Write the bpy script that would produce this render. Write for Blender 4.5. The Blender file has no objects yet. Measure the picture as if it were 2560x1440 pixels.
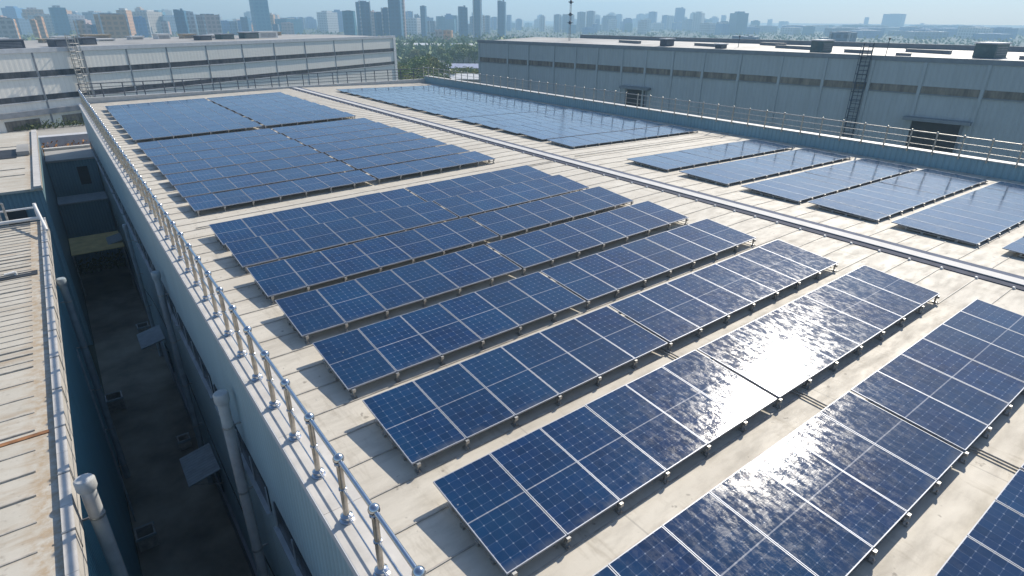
import bpy, bmesh, math, random
from mathutils import Vector, Matrix
random.seed(7)
R = math.radians
S = bpy.context.scene
C = S.collection

# ------------------------------------------------------------------ camera
YAW, PITCH, ROLL = R(36.9581), R(24.5141), R(0.3793)
CAM = Vector((0, 0, 7.1216)); FPX = 1474.68
fw = Vector((math.sin(YAW)*math.cos(PITCH), math.cos(YAW)*math.cos(PITCH), -math.sin(PITCH)))
rt = Vector((math.cos(YAW), -math.sin(YAW), 0)); up = rt.cross(fw)
rt2 = rt*math.cos(ROLL)+up*math.sin(ROLL); up2 = -rt*math.sin(ROLL)+up*math.cos(ROLL)
cd = bpy.data.cameras.new("camera"); cam = bpy.data.objects.new("camera", cd); C.objects.link(cam)
M = Matrix((rt2, up2, -fw)).transposed().to_4x4(); M.translation = CAM
cam.matrix_world = M
cd.sensor_width = 36; cd.lens = FPX/2560*36; cd.clip_start = .1; cd.clip_end = 20000
S.camera = cam

def compass(px, dist):
    """ground position at a bearing measured in the photo and a chosen distance"""
    d = fw + rt2*((px-1280)/FPX) - up2*((50-720)/FPX)
    v = Vector((d.x, d.y)).normalized()*dist
    return v.x, v.y

# ------------------------------------------------------------------ light
SUN_AZ, SUN_EL = R(70), R(38)      # azimuth from +Y towards +X
w = bpy.data.worlds.new("World"); S.world = w; w.use_nodes = True
nt = w.node_tree
sky = nt.nodes.new("ShaderNodeTexSky"); sky.sky_type = 'NISHITA'; sky.sun_disc = False
sky.sun_elevation = SUN_EL; sky.sun_rotation = SUN_AZ
sky.air_density = 1.0; sky.dust_density = 0.8; sky.ozone_density = 4.0; sky.altitude = 50
nt.links.new(sky.outputs[0], nt.nodes["Background"].inputs[0])
nt.nodes["Background"].inputs[1].default_value = 0.12
sd = bpy.data.lights.new("sun", 'SUN'); so = bpy.data.objects.new("sun", sd); C.objects.link(so)
sd.energy = 4.9; sd.angle = R(0.53); sd.color = (1.0, .925, .80)
sv = Vector((math.sin(SUN_AZ)*math.cos(SUN_EL), math.cos(SUN_AZ)*math.cos(SUN_EL), math.sin(SUN_EL)))
so.rotation_euler = sv.to_track_quat('Z', 'Y').to_euler(); so.location = (20, 20, 60)
S.view_settings.view_transform = 'Standard'; S.view_settings.look = 'None'
S.view_settings.exposure = 0.32; S.view_settings.gamma = 1
S.render.engine = 'CYCLES'
S.cycles.use_denoising = True
S.cycles.max_bounces = 6; S.cycles.volume_bounces = 0; S.cycles.transparent_max_bounces = 8
S.cycles.sample_clamp_indirect = 6

# ------------------------------------------------------------------ node helpers
class N:
    def __init__(s, name, rough=.6, metal=0., spec=.5):
        s.m = bpy.data.materials.new(name); s.m.use_nodes = True; s.t = s.m.node_tree
        s.b = s.t.nodes["Principled BSDF"]
        s.b.inputs["Roughness"].default_value = rough; s.b.inputs["Metallic"].default_value = metal
        s.b.inputs["Specular IOR Level"].default_value = spec
    def n(s, k, **kw):
        x = s.t.nodes.new(k)
        for a, v in kw.items(): setattr(x, a, v)
        return x
    def l(s, a, b): s.t.links.new(a, b)
    def math(s, op, a, b=None, c=None):
        x = s.n("ShaderNodeMath", operation=op)
        for i, v in enumerate((a, b, c)):
            if v is None: continue
            if isinstance(v, (int, float)): x.inputs[i].default_value = v
            else: s.l(v, x.inputs[i])
        return x.outputs[0]
    def mix(s, f, a, b, blend='MIX'):
        x = s.n("ShaderNodeMix", data_type='RGBA', blend_type=blend)
        for i, v in ((0, f), (6, a), (7, b)):
            if isinstance(v, (int, float)): x.inputs[i].default_value = v
            elif isinstance(v, tuple): x.inputs[i].default_value = (*v, 1)
            else: s.l(v, x.inputs[i])
        return x.outputs[2]
    def pos(s, kind='Object'):
        return s.n("ShaderNodeTexCoord").outputs[kind]
    def world(s):
        return s.n("ShaderNodeNewGeometry").outputs["Position"]
    def noise(s, vec, scale=1., detail=4., sc=None, rough=.55):
        if sc:
            mp = s.n("ShaderNodeMapping"); mp.inputs["Scale"].default_value = sc
            s.l(vec, mp.inputs[0]); vec = mp.outputs[0]
        x = s.n("ShaderNodeTexNoise"); x.inputs["Scale"].default_value = scale
        x.inputs["Detail"].default_value = detail; x.inputs["Roughness"].default_value = rough
        s.l(vec, x.inputs["Vector"]); return x.outputs["Fac"]
    def ramp(s, f, a, b, lo=0., hi=1.):
        x = s.n("ShaderNodeMapRange"); x.inputs[1].default_value = a; x.inputs[2].default_value = b
        x.inputs[3].default_value = lo; x.inputs[4].default_value = hi; s.l(f, x.inputs[0]); return x.outputs[0]
    def color(s, v):
        if isinstance(v, tuple): s.b.inputs["Base Color"].default_value = (*v, 1)
        else: s.l(v, s.b.inputs["Base Color"])
    def bump(s, h, strength=.3, dist=.02):
        x = s.n("ShaderNodeBump"); x.inputs["Strength"].default_value = strength; x.inputs["Distance"].default_value = dist
        s.l(h, x.inputs["Height"]); s.l(x.outputs[0], s.b.inputs["Normal"]); return x

def mottled(name, c, rough=.6, metal=0., scale=1.5, amt=.25, sc=None, spec=.5, stain=None, stain_amt=.5, bump=.0):
    k = N(name, rough, metal, spec); p = k.world()
    f = k.noise(p, scale, 6, sc)
    col = k.mix(k.ramp(f, .3, .7), tuple(x*(1-amt) for x in c), tuple(min(1, x*(1+amt*.6)) for x in c))
    if stain:
        g = k.noise(p, scale*.35, 8, sc, .65)
        col = k.mix(k.ramp(g, .56, .74, 0, stain_amt), col, stain)
    k.color(col)
    if bump: k.bump(k.noise(p, scale*6, 4), bump, .02)
    return k.m

def ribbed(name, c, period=.25, axis=1, rough=.5, depth=.03, amt=.12, streak=.2, stain=(.2, .16, .12), groove=.38):
    """corrugated sheet: ribs run vertically, repeated along a world axis"""
    k = N(name, rough); p = k.world(); sp = k.n("ShaderNodeSeparateXYZ"); k.l(p, sp.inputs[0])
    a = sp.outputs[axis]
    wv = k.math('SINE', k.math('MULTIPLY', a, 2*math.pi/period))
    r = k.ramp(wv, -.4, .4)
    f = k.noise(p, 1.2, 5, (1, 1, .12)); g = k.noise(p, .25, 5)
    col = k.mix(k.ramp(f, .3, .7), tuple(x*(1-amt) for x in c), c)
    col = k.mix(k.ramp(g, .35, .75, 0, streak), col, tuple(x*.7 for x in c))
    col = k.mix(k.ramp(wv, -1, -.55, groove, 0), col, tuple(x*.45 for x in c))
    h = k.noise(p, 3.0, 6, (1, 1, .06), .7)
    col = k.mix(k.ramp(h, .6, .8, 0, .35), col, stain)
    k.color(col); k.bump(r, .8, depth); return k.m

# ---- materials
def roof_mat():
    k = N("roof_sheet", .55, 0, .22); p = k.world()
    a = k.noise(p, .35, 8, None, .6); b = k.noise(p, 2.2, 6, (.5, 1.6, 1), .65); c = k.noise(p, 14, 4)
    col = k.mix(k.ramp(a, .3, .7), (.50, .455, .385), (.61, .565, .485))
    col = k.mix(k.ramp(b, .46, .72, 0, .6), col, (.37, .335, .28))
    d = k.noise(p, 1.1, 8, (2.6, .5, 1), .7)
    col = k.mix(k.ramp(d, .55, .72, 0, .6), col, (.30, .26, .20))
    sp = k.noise(p, 5.5, 3, None, .5)
    col = k.mix(k.ramp(sp, .68, .74, 0, .6), col, (.16, .14, .12))
    sxyz = k.n("ShaderNodeSeparateXYZ"); k.l(p, sxyz.inputs[0])
    fr = k.math('FRACT', k.math('MULTIPLY', k.math('ADD', sxyz.outputs[1], 13.0), 1/.93))
    near = k.math('MAXIMUM', k.ramp(fr, 0, .16, 1, 0), k.ramp(fr, .93, 1, 0, 1))
    trail = k.ramp(k.noise(p, 1.6, 7, (.7, 2.5, 1), .7), .42, .68, 0, 1)
    col = k.mix(k.math('MULTIPLY', k.math('MULTIPLY', near, trail), .6), col, (.30, .26, .20))
    fx = k.math('FRACT', k.math('MULTIPLY', sxyz.outputs[0], 1/5.8)); lap = k.math('LESS_THAN', fx, .006)
    col = k.mix(k.math('MULTIPLY', lap, .5), col, (.30, .28, .25))
    k.color(col)
    k.l(k.ramp(b, .3, .7, .5, .75), k.b.inputs["Roughness"])
    k.bump(c, .12, .01); return k.m
MAT = {}
MAT['roof'] = roof_mat()
MAT['seam'] = mottled("roof_seam", (.41, .38, .335), .6, amt=.4, scale=4)
MAT['coping'] = mottled("coping_sheet", (.56, .53, .49), .45, scale=2.5, amt=.14, stain=(.4, .36, .3), stain_amt=.5)
MAT['ridge'] = mottled("ridge_cap_sheet", (.50, .49, .48), .7, scale=2, amt=.12, stain=(.4, .37, .33), stain_amt=.4)
MAT['ridgeshade2'] = mottled('ridge_shade_grey', (.09, .11, .165), .8, scale=3, amt=.25, spec=.2)  # paler edge shade on the far side of the cap, painted
MAT['ridgeshade'] = mottled("ridge_shade_dark", (.045, .055, .09), .8, scale=3, amt=.3, spec=.2)  # shade along the near cap edge, put in as dark colour
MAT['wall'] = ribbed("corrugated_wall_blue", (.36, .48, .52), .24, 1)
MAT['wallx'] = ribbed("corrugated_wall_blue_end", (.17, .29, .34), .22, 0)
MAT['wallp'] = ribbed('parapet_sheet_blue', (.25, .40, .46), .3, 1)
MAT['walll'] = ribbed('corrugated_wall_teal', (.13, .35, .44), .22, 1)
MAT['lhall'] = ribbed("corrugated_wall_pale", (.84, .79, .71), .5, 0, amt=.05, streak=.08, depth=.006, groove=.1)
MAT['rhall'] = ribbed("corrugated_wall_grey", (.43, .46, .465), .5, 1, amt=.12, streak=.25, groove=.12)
MAT['trim'] = mottled("pale_trim", (.55, .55, .56), .5, amt=.15)
MAT['greytrim'] = mottled("grey_trim", (.22, .23, .25), .5, amt=.2)
MAT['rtrim'] = mottled("hall_trim", (.20, .22, .24), .5, amt=.15)
MAT['oldroof'] = mottled("weathered_roof", (.50, .46, .39), .7, scale=.5, amt=.3, stain=(.27, .19, .12), stain_amt=.75)
def worn_roof():
    k = N('weathered_roof', .7); p = k.world()
    a = k.noise(p, .6, 8, None, .65); b = k.noise(p, 1.3, 8, (.35, 2.2, 1), .7); c = k.noise(p, 6, 5)
    col = k.mix(k.ramp(a, .3, .7), (.42, .385, .32), (.54, .505, .44))
    col = k.mix(k.ramp(b, .5, .7, 0, .7), col, (.33, .24, .15)); col = k.mix(k.ramp(c, .6, .75, 0, .5), col, (.22, .19, .15))
    sx = k.n("ShaderNodeSeparateXYZ"); k.l(p, sx.inputs[0])
    eg = k.math('MULTIPLY', k.ramp(sx.outputs[0], -2.7, -2.35, 0, 1), k.ramp(k.noise(p, 4, 6, None, .7), .4, .6, 0, 1))
    col = k.mix(k.math('MULTIPLY', eg, .7), col, (.36, .25, .14)); k.color(col); return k.m
MAT['oldroof'] = worn_roof()
MAT['hallroof'] = mottled("hall_roof", (.36, .345, .32), .6, scale=.15, amt=.35, stain=(.22, .2, .19), stain_amt=.7)
MAT['concrete'] = mottled("alley_concrete", (.25, .22, .17), .8, scale=.45, amt=.55, stain=(.05, .045, .04), stain_amt=.9, bump=.4)
MAT['ground'] = mottled("ground", (.05, .065, .045), .9, scale=.02, amt=.5, stain=(.10, .09, .07), stain_amt=.5)
MAT['sunpatch'] = mottled("straw_sunpatch", (.75, .58, .26), .9, scale=1.5, amt=.2)  # bright straw tone with the sunlight put into the colour
MAT['steel'] = N("polished_steel", .14, 1.0); MAT['steel'].color((.56, .57, .59))
k = MAT['steel']; k.l(k.ramp(k.noise(k.world(), 9, 4), .3, .7, .08, .24), k.b.inputs["Roughness"]); MAT['steel'] = k.m
MAT['steelwarm'] = mottled("weathered_steel", (.50, .46, .40), .32, .85, scale=6, amt=.3)
MAT['galv'] = mottled("galvanised_steel", (.42, .41, .39), .45, .7, scale=8, amt=.35)
MAT['alu'] = mottled("anodised_aluminium", (.34, .36, .41), .5, .4, scale=5, amt=.1)
MAT['alu2'] = mottled('dull_aluminium', (.20, .24, .30), .5, .3, scale=5, amt=.1)
MAT['pipe'] = mottled("pale_plastic_pipe", (.50, .50, .49), .45, scale=3, amt=.15, stain=(.3, .28, .24), stain_amt=.3)
MAT['pipeblue'] = mottled("grey_blue_pipe", (.30, .35, .38), .5, scale=3, amt=.2)
MAT['dark'] = mottled("dark_opening", (.018, .02, .024), .6, amt=.4)
MAT['darkblue'] = mottled("dark_unit_paint", (.05, .07, .10), .5, amt=.3)
MAT['green'] = mottled("teal_vent_paint", (.07, .13, .14), .5, amt=.3, stain=(.3, .28, .25), stain_amt=.3)
MAT['endrail'] = mottled('end_rail_paint', (.10, .11, .14), .5, .3)
MAT['rust'] = mottled("rusty_sheet", (.26, .12, .05), .8, scale=3, amt=.5)
MAT['white'] = mottled("white_paint", (.70, .69, .67), .5, amt=.1)
MAT['purple'] = mottled("lilac_blue_roof", (.33, .35, .47), .5, amt=.15, scale=.2)
MAT['leafy'] = mottled("weeds_green", (.10, .12, .03), .8, amt=.5, scale=5)
MAT['orange'] = mottled("weeds_orange", (.40, .17, .03), .8, amt=.5, scale=5)
MAT['bark'] = mottled("bark", (.09, .07, .05), .9, amt=.3)
def glassband(name, c1, c2, axis=1, per=1.3):
    k = N(name, .25); p = k.world()
    f = k.noise(p, 1.6, 5, (1, 1, .2), .7)
    k.color(k.mix(k.ramp(f, .38, .66), c1, c2)); return k.m
MAT['band_l'] = glassband("window_band_dark", (.03, .032, .04), (.10, .10, .11))
MAT['band_r'] = glassband("window_band_brown", (.07, .062, .055), (.24, .20, .16))
MAT['band_m'] = glassband("window_band_shade", (.010, .014, .02), (.035, .045, .055))

def panel_mat(name, spec, fade):
    k = N(name, .13, 0, spec)
    uv = k.n("ShaderNodeUVMap").outputs[0]; sp = k.n("ShaderNodeSeparateXYZ"); k.l(uv, sp.inputs[0])
    u, v = sp.outputs[0], sp.outputs[1]
    def line(c, n, wd):      # 1 on the line
        f = k.math('FRACT', k.math('ADD', k.math('MULTIPLY', c, n), .5))
        return k.math('LESS_THAN', k.math('ABSOLUTE', k.math('SUBTRACT', f, .5)), wd)
    lu = line(u, 6, .022); lv = line(v, 12, .026)
    dot = k.math('MULTIPLY', line(u, 6, .07), line(v, 12, .07))
    bus = line(u, 48, .16)
    mid = k.math('LESS_THAN', k.math('ABSOLUTE', k.math('SUBTRACT', v, .5)), .0055)
    p = k.world(); oi = k.n("ShaderNodeObjectInfo").outputs["Random"]
    # each cell varies a little
    cu = k.math('FLOOR', k.math('MULTIPLY', u, 6)); cv = k.math('FLOOR', k.math('MULTIPLY', v, 12))
    cb = k.n("ShaderNodeCombineXYZ"); k.l(cu, cb.inputs[0]); k.l(cv, cb.inputs[1]); k.l(k.math('MULTIPLY', oi, 97), cb.inputs[2])
    wn = k.n("ShaderNodeTexWhiteNoise"); k.l(cb.outputs[0], wn.inputs[0])
    col = k.mix(k.ramp(wn.outputs[0], 0, 1), (.0016, .0165, .062), (.0028, .026, .096))
    big = k.noise(p, .5, 5, None, .6)
    col = k.mix(k.ramp(big, .35, .7, 0, .7), col, (.002, .050, .128))
    col = k.mix(k.math('MULTIPLY', bus, .10*fade), col, (.09, .14, .24))
    col = k.mix(k.math('MULTIPLY', lu, .30*fade), col, (.16, .21, .32))
    col = k.mix(k.math('MULTIPLY', lv, .28*fade), col, (.16, .21, .32))
    col = k.mix(k.math('MULTIPLY', dot, .42*fade), col, (.42, .47, .56))
    col = k.mix(k.math('MULTIPLY', mid, .5*fade), col, (.55, .55, .58))
    dust = k.noise(p, 7, 8, (1, .5, 1), .75)
    col = k.mix(k.ramp(dust, .5, .8, 0, .07), col, (.20, .22, .26))
    edge = k.math('MULTIPLY', k.ramp(v, 0, .07, 1, 0), k.ramp(k.noise(p, 4, 5), .35, .65, 0, 1))
    col = k.mix(k.math('MULTIPLY', edge, .35), col, (.22, .21, .19))
    drop = k.noise(p, 9, 2, None, .3); col = k.mix(k.ramp(drop, .80, .83, 0, .5), col, (.5, .5, .47))
    col = k.mix(k.ramp(oi, 0, 1, 0, .35), col, (.012, .03, .062))
    k.color(col)
    ro = k.noise(p, 7.5, 9, (1.2, .55, 1), .75)
    k.l(k.ramp(ro, .45, .57, .065, .175), k.b.inputs["Roughness"])
    b1 = k.noise(p, 5.5, 7, (.8, 1.5, 1), .72)
    k.bump(k.math('ADD', b1, k.math('MULTIPLY', k.noise(p, 24, 4, (1.6, .6, 1), .7), .14)), .26, .008)
    return k.m
MAT['cells'] = panel_mat('solar_cells', .32, 1.)
MAT['cells2'] = panel_mat('solar_cells_clear_glass', 1., .35)

# ------------------------------------------------------------------ mesh builder
class MB:
    def __init__(s): s.v = []; s.f = []; s.mi = []; s.uv = {}
    def quad(s, a, b, c, d, mi=0, uv=None):
        i = len(s.v); s.v += [tuple(a), tuple(b), tuple(c), tuple(d)]; s.f.append((i, i+1, i+2, i+3)); s.mi.append(mi)
        if uv: s.uv[len(s.f)-1] = uv
    def obox(s, o, ex, ey, ez, mi=0):
        """box from corner o with edge vectors"""
        o, ex, ey, ez = map(Vector, (o, ex, ey, ez)); i = len(s.v)
        for a, b, c in ((0,0,0),(1,0,0),(1,1,0),(0,1,0),(0,0,1),(1,0,1),(1,1,1),(0,1,1)):
            s.v.append(tuple(o+ex*a+ey*b+ez*c))
        flip = ex.cross(ey).dot(ez) < 0
        for q in ((0,3,2,1),(4,5,6,7),(0,1,5,4),(1,2,6,5),(2,3,7,6),(3,0,4,7)):
            q = tuple(i+j for j in q); s.f.append(q[::-1] if flip else q); s.mi.append(mi)
        return s
    def box(s, x0, x1, y0, y1, z0, z1, mi=0):
        return s.obox((x0, y0, z0), (x1-x0, 0, 0), (0, y1-y0, 0), (0, 0, z1-z0), mi)
    def tube(s, a, b, r, n=10, r2=None, cap=True, mi=0):
        a, b = Vector(a), Vector(b); d = (b-a).normalized(); r2 = r if r2 is None else r2
        t = d.orthogonal().normalized(); u = d.cross(t); i = len(s.v)
        for k in range(n):
            c = t*math.cos(2*math.pi*k/n)+u*math.sin(2*math.pi*k/n)
            s.v.append(tuple(a+c*r)); s.v.append(tuple(b+c*r2))
        for k in range(n):
            j = (k+1) % n; s.f.append((i+2*k, i+2*j, i+2*j+1, i+2*k+1)); s.mi.append(mi)
        if cap:
            s.f.append(tuple(i+2*k for k in range(n))[::-1]); s.mi.append(mi)
            s.f.append(tuple(i+2*k+1 for k in range(n))); s.mi.append(mi)
        return s
    def lathe(s, c, prof, n=12, mi=0):
        """profile [(r,z)...] around vertical axis through c"""
        c = Vector(c); i = len(s.v)
        for r, z in prof:
            for k in range(n):
                s.v.append((c.x+r*math.cos(2*math.pi*k/n), c.y+r*math.sin(2*math.pi*k/n), c.z+z))
        for a in range(len(prof)-1):
            for k in range(n):
                j = (k+1) % n; s.f.append((i+a*n+k, i+a*n+j, i+(a+1)*n+j, i+(a+1)*n+k)); s.mi.append(mi)
        s.f.append(tuple(i+k for k in range(n))[::-1]); s.mi.append(mi)
        s.f.append(tuple(i+(len(prof)-1)*n+k for k in range(n))); s.mi.append(mi)
        return s
    def ball(s, c, r, n=14, m=8):
        return s.lathe(c, [(r*math.sin(math.pi*(k+.02)/(m+.04)), -r*math.cos(math.pi*(k+.02)/(m+.04))) for k in range(m+1)], n)
    def mesh(s, name, mats, smooth=False):
        me = bpy.data.meshes.new(name); me.from_pydata(s.v, [], s.f); 
        for m in (mats if isinstance(mats, (list, tuple)) else [mats]): me.materials.append(m)
        me.polygons.foreach_set('material_index', s.mi)
        if s.uv:
            ul = me.uv_layers.new(name="UVMap")
            for fi, uvs in s.uv.items():
                for li, q in zip(me.polygons[fi].loop_indices, uvs): ul.data[li].uv = q
        if smooth:
            me.polygons.foreach_set('use_smooth', [True]*len(me.polygons))
            me.set_sharp_from_angle(angle=R(40))
        me.update(); return me
    def build(s, name, mats, parent=None, smooth=False, mat=None, loc=None):
        return link(name, s.mesh(name, mats, smooth), parent, mat, loc)

def link(name, me, parent=None, mat=None, loc=None):
    o = bpy.data.objects.new(name, me); C.objects.link(o)
    if parent is not None: o.parent = parent
    if mat is not None: o.matrix_basis = mat
    if loc is not None: o.location = loc
    return o
def tag(o, label=None, cat=None, group=None, kind=None):
    if label: o['label'] = label
    if cat: o['category'] = cat
    if group: o['group'] = group
    if kind: o['kind'] = kind
    return o
def thing(name, loc, label, cat, group=None):
    o = bpy.data.objects.new(name, None); C.objects.link(o); o.location = loc; o.empty_display_size = .3
    return tag(o, label, cat, group)
def off(mb_origin):   # helper for world-space geometry under an Empty
    return Matrix.Translation(-Vector(mb_origin))
ORD = "first second third fourth fifth sixth seventh eighth ninth tenth eleventh twelfth thirteenth fourteenth fifteenth".split()

# ------------------------------------------------------------------ measures
XL, SL, XR = 3.5025, .0178, 21.75
def zl(x): return SL*(x-XL)                      # plane of the panels' lower edges, left slope
def zroof(x): return (zl(x) if x <= XR else zl(XR)-SL*(x-XR)) - .25
WX, EX, Y0, Y1 = 1.93, 38.3, -14.0, 69.6
GZ = -13.4

# ------------------------------------------------------------------ ground
def sheet(name, x0, x1, y0, y1, z, mat, kind='structure'):
    m = MB(); m.quad((x0, y0, z), (x1, y0, z), (x1, y1, z), (x0, y1, z)); o = m.build(name, mat); return tag(o, kind=kind)
sheet('ground', -4000, 6000, -1500, 6500, GZ, MAT['ground'])
sheet('alley_paving', -1.75, 1.9, -14, 96, GZ+.01, MAT['concrete'])

# ------------------------------------------------------------------ main building
mb_o = (20, 28, GZ)
B = thing('factory_building', mb_o, 'large low factory building whose pale pitched roof carries the solar panels', 'building')
T = off(mb_o)
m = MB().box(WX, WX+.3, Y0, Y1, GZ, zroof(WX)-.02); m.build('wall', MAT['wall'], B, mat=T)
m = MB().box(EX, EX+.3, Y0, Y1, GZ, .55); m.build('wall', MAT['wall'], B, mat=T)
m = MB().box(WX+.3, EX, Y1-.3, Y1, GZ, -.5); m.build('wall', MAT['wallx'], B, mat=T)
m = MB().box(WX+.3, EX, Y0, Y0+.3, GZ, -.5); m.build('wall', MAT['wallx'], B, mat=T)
# roof: two slopes with thickness
xa = 2.62
m = MB()
for x0, x1 in ((xa, XR), (XR, EX)):
    z0, z1 = zroof(x0), zroof(x1)
    m.obox((x0, Y0+.3, z0-.2), (x1-x0, 0, z1-z0), (0, Y1-Y0-.6, 0), (0, 0, .2))
roof = m.build('roof', MAT['roof'], B, mat=T)
# standing seams, each sheet joint with a little waviness
m = MB(); y = Y0+1; r = random.Random(3)
while y < Y1-.5:
    for x0, x1 in ((xa+.02, 21.06), (22.38, EX-.1)):
        n = 6; dy = r.uniform(-.02, .02)
        for q in range(n):
            a, b = x0+(x1-x0)*q/n, x0+(x1-x0)*(q+1)/n
            hgt = .016
            m.obox((a, y+dy, zroof(a)+.001), (b-a, 0, zroof(b)-zroof(a)), (0, .028, 0), (0, 0, hgt))
    y += .93
m.build('roof_seam', MAT['seam'], roof)
# ridge capping, with dark strips that paint the shade along its edges
m = MB(); zc = zroof(XR)
m.obox((21.47, Y0+.3, zroof(21.47)+.03), (.46, 0, 0), (0, Y1-Y0-.8, 0), (0, 0, .03)); cap = m.build('ridge_cap', MAT['ridge'], B, mat=T)
MB().box(21.12, 21.46, Y0+.3, Y1-.5, zc-.02, zc+.016).build('ridge_shade_strip', MAT['ridgeshade'], cap)
MB().box(21.94, 22.30, Y0+.3, Y1-.5, zc-.02, zc+.03).build('ridge_shade_strip', MAT['ridgeshade2'], cap)
CLIP = MB().box(-.035, .035, -.025, .025, -.01, .05).box(-.02, .02, -.05, -.025, -.01, .02).mesh('ridge_clip', MAT['white'])
y = Y0+1+.93*13
while y < 68:
    link('ridge_clip', CLIP, cap, loc=(21.08, y, zc)); y += .93
# coping along the alley, in sheets with joints
m = MB(); y = Y0
while y < Y1:
    m.box(WX-.03, xa-.002, y+.004, min(y+2.4, Y1)-.004, zroof(WX)-.02, zroof(WX)+.015); y += 2.4
m.build('coping', MAT['coping'], B, mat=T)
m = MB().box(WX-.05, WX-.03, Y0, Y1, zroof(WX)-.16, zroof(WX)+.012); m.build('coping_edge', MAT['trim'], B, mat=T)
# far parapet
m = MB().box(WX+.3, EX, Y1-.38, Y1+.02, -.5, .22); m.build('parapet', MAT['coping'], B, mat=T)
# right parapet (inner face teal) with bright cap
m = MB().box(EX-.12, EX-.003, Y0, Y1-.4, -.6, .55); pr = m.build('parapet', MAT['wallp'], B, mat=T)
m = MB(); y = Y0
while y < Y1-.4:
    m.box(EX-.2, EX+.36, y+.004, min(y+3, Y1-.4)-.004, .552, .60); y += 3
m.build('parapet_cap', MAT['coping'], pr)
# window strip down the alley wall
y = -6.0
while y < 66:
    m = MB().box(WX-.03, WX+.02, y, y+5.6, -4.25, -3.45); wnd = m.build('window', MAT['band_m'], B, mat=T)
    m = MB(); q = y
    while q <= y+5.61:
        m.box(WX-.055, WX-.032, q-.03, q+.03, -4.25, -3.45); q += 1.4
    m.box(WX-.14, WX-.002, y-.05, y+5.65, -4.33, -4.252)
    m.build('window_frame', MAT['pipeblue'], wnd)
    y += 6.2
m = MB().box(WX-.12, WX-.002, Y0, Y1, GZ, GZ+1.1); m.build('plinth', MAT['greytrim'], B, mat=T)
# doors under the canopies, cable, small wall fittings
for yd in (24.8, 37.0, 57.0):
    m = MB().box(WX-.06, WX-.003, yd-.8, yd+.8, GZ+1.102, GZ+2.4)
    m.build('door', MAT['darkblue'], B, mat=T)
for yd, zd in ((23.8, -10.2), (36.9, -9.9), (57, -9.7)):
    c = thing('door_canopy', (WX, yd, zd), '', 'canopy', 'sheet canopies over the alley doors')
    L = {23.8: 'widest ribbed grey sheet canopy low over the nearest alley door', 36.9: 'middle ribbed grey sheet canopy on the alley wall, past the second drain pipe',
         57: 'smallest far canopy over an alley door near the dark end'}[yd]
    c['label'] = L
    m = MB(); nr = 12
    for q in range(nr):
        m.obox((-.05, -1.05+q*2.1/nr, .05), (-1.25, 0, -.28), (0, 2.1/nr*.9, 0), (0, 0, .05))
    m.build('canopy_sheet', MAT['pipeblue'], c)
    m = MB()
    for yy in (-.95, .9):
        m.obox((-.02, yy, -.02), (-1.22, 0, -.28), (0, .05, 0), (0, 0, .05)); m.tube((-.05, yy+.02, -.75), (-1.1, yy+.02, -.26), .02, 6)
    m.build('bracket', MAT['galv'], c)
# drain pipes on the alley wall
def pipe(x, y, ztop, rr, mat, label, side, grp):
    t = thing('drain_pipe', (x, y, GZ), label, 'pipe', grp)
    h = ztop-GZ
    MB().tube((0, 0, 0), (0, 0, h), rr, 16).build('pipe_shaft', mat, t, True)
    MB().lathe((0, 0, h-.05), [(rr*1.12, -.12), (rr*1.35, -.05), (rr*1.35, .16), (rr*1.15, .2), (rr*.8, .21)], 18).build('pipe_cap', mat, t, True)
    z = h-.9
    while z > .6:
        m = MB().lathe((0, 0, z), [(rr*1.08, -.03), (rr*1.12, 0), (rr*1.08, .03)], 14)
        m.box(0 if side > 0 else -abs(x+1.75)-rr, abs(WX-x) if side > 0 else 0, -.02, .02, z-.02, z+.02)
        m.build('pipe_clip', MAT['galv'], t); z -= 2.2
    return t
pipe(1.62, 14.5, -1.75, .14, MAT['pipe'], 'pale capped drain pipe high on the main alley wall, nearest the camera', 1, 'drain pipes on the solar building wall')
pipe(1.66, 26.3, -2.45, .125, MAT['pipeblue'], 'grey drain pipe halfway along the main alley wall between two canopies', 1, 'drain pipes on the solar building wall')
pipe(1.68, 41.0, -4.4, .11, MAT['pipeblue'], 'thin dark drain pipe farther down the main alley wall', 1, 'drain pipes on the solar building wall')
pipe(-1.46, 13.55, -2.2, .15, MAT['pipe'], 'thick white capped vent pipe beside the low parapet, lower left', -1, 'pipes on the lower building wall')
pipe(-1.52, 29.2, -2.95, .13, MAT['pipeblue'], 'grey pipe standing in shade against the lower building wall', -1, 'pipes on the lower building wall')
# loose rod / bracket sticking from near pipe, wall cables
t = thing('wall_cable', (1.86, 20, -5), 'thin black cable sagging down the main alley wall', 'cable')
m = MB(); P = []
for q in range(31):
    yy = 12+q*1.5; P.append((1.86-WX+.03-.02, yy-20, -2.2-.9*math.sin(q*.35)-q*.05+0))
for a, b in zip(P, P[1:]): m.tube(a, b, .018, 6, cap=False)
m.build('cable_run', MAT['dark'], t)

# ------------------------------------------------------------------ railings
POST = MB().tube((0, 0, .06), (0, 0, 1.2), .05, 14).mesh('post', MAT['steelwarm'], True)
BALL = MB().ball((0, 0, 0), .088, 18, 12).lathe((0, 0, -.085), [(.062, -.03), (.075, -.02), (.075, .01), (.062, .02)], 16).mesh('finial', MAT['steel'], True)
FLNG = MB().lathe((0, 0, 0), [(.12, .0), (.12, .02), (.085, .035), (.10, .07), (.10, .11), (.07, .13), (.055, .14)], 18).mesh('base_flange', MAT['steel'], True)
CLR = MB().lathe((0, 0, 0), [(.056, -.02), (.066, -.012), (.066, .012), (.056, .02)], 14).mesh('collar', MAT['steel'], True)
POSTB = MB().tube((0, 0, 0), (0, 0, 1.14), .042, 10).mesh('post', MAT['steelwarm'], True)
BALLB = MB().ball((0, 0, 0), .072, 12, 8).mesh('finial', MAT['steelwarm'], True)
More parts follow.
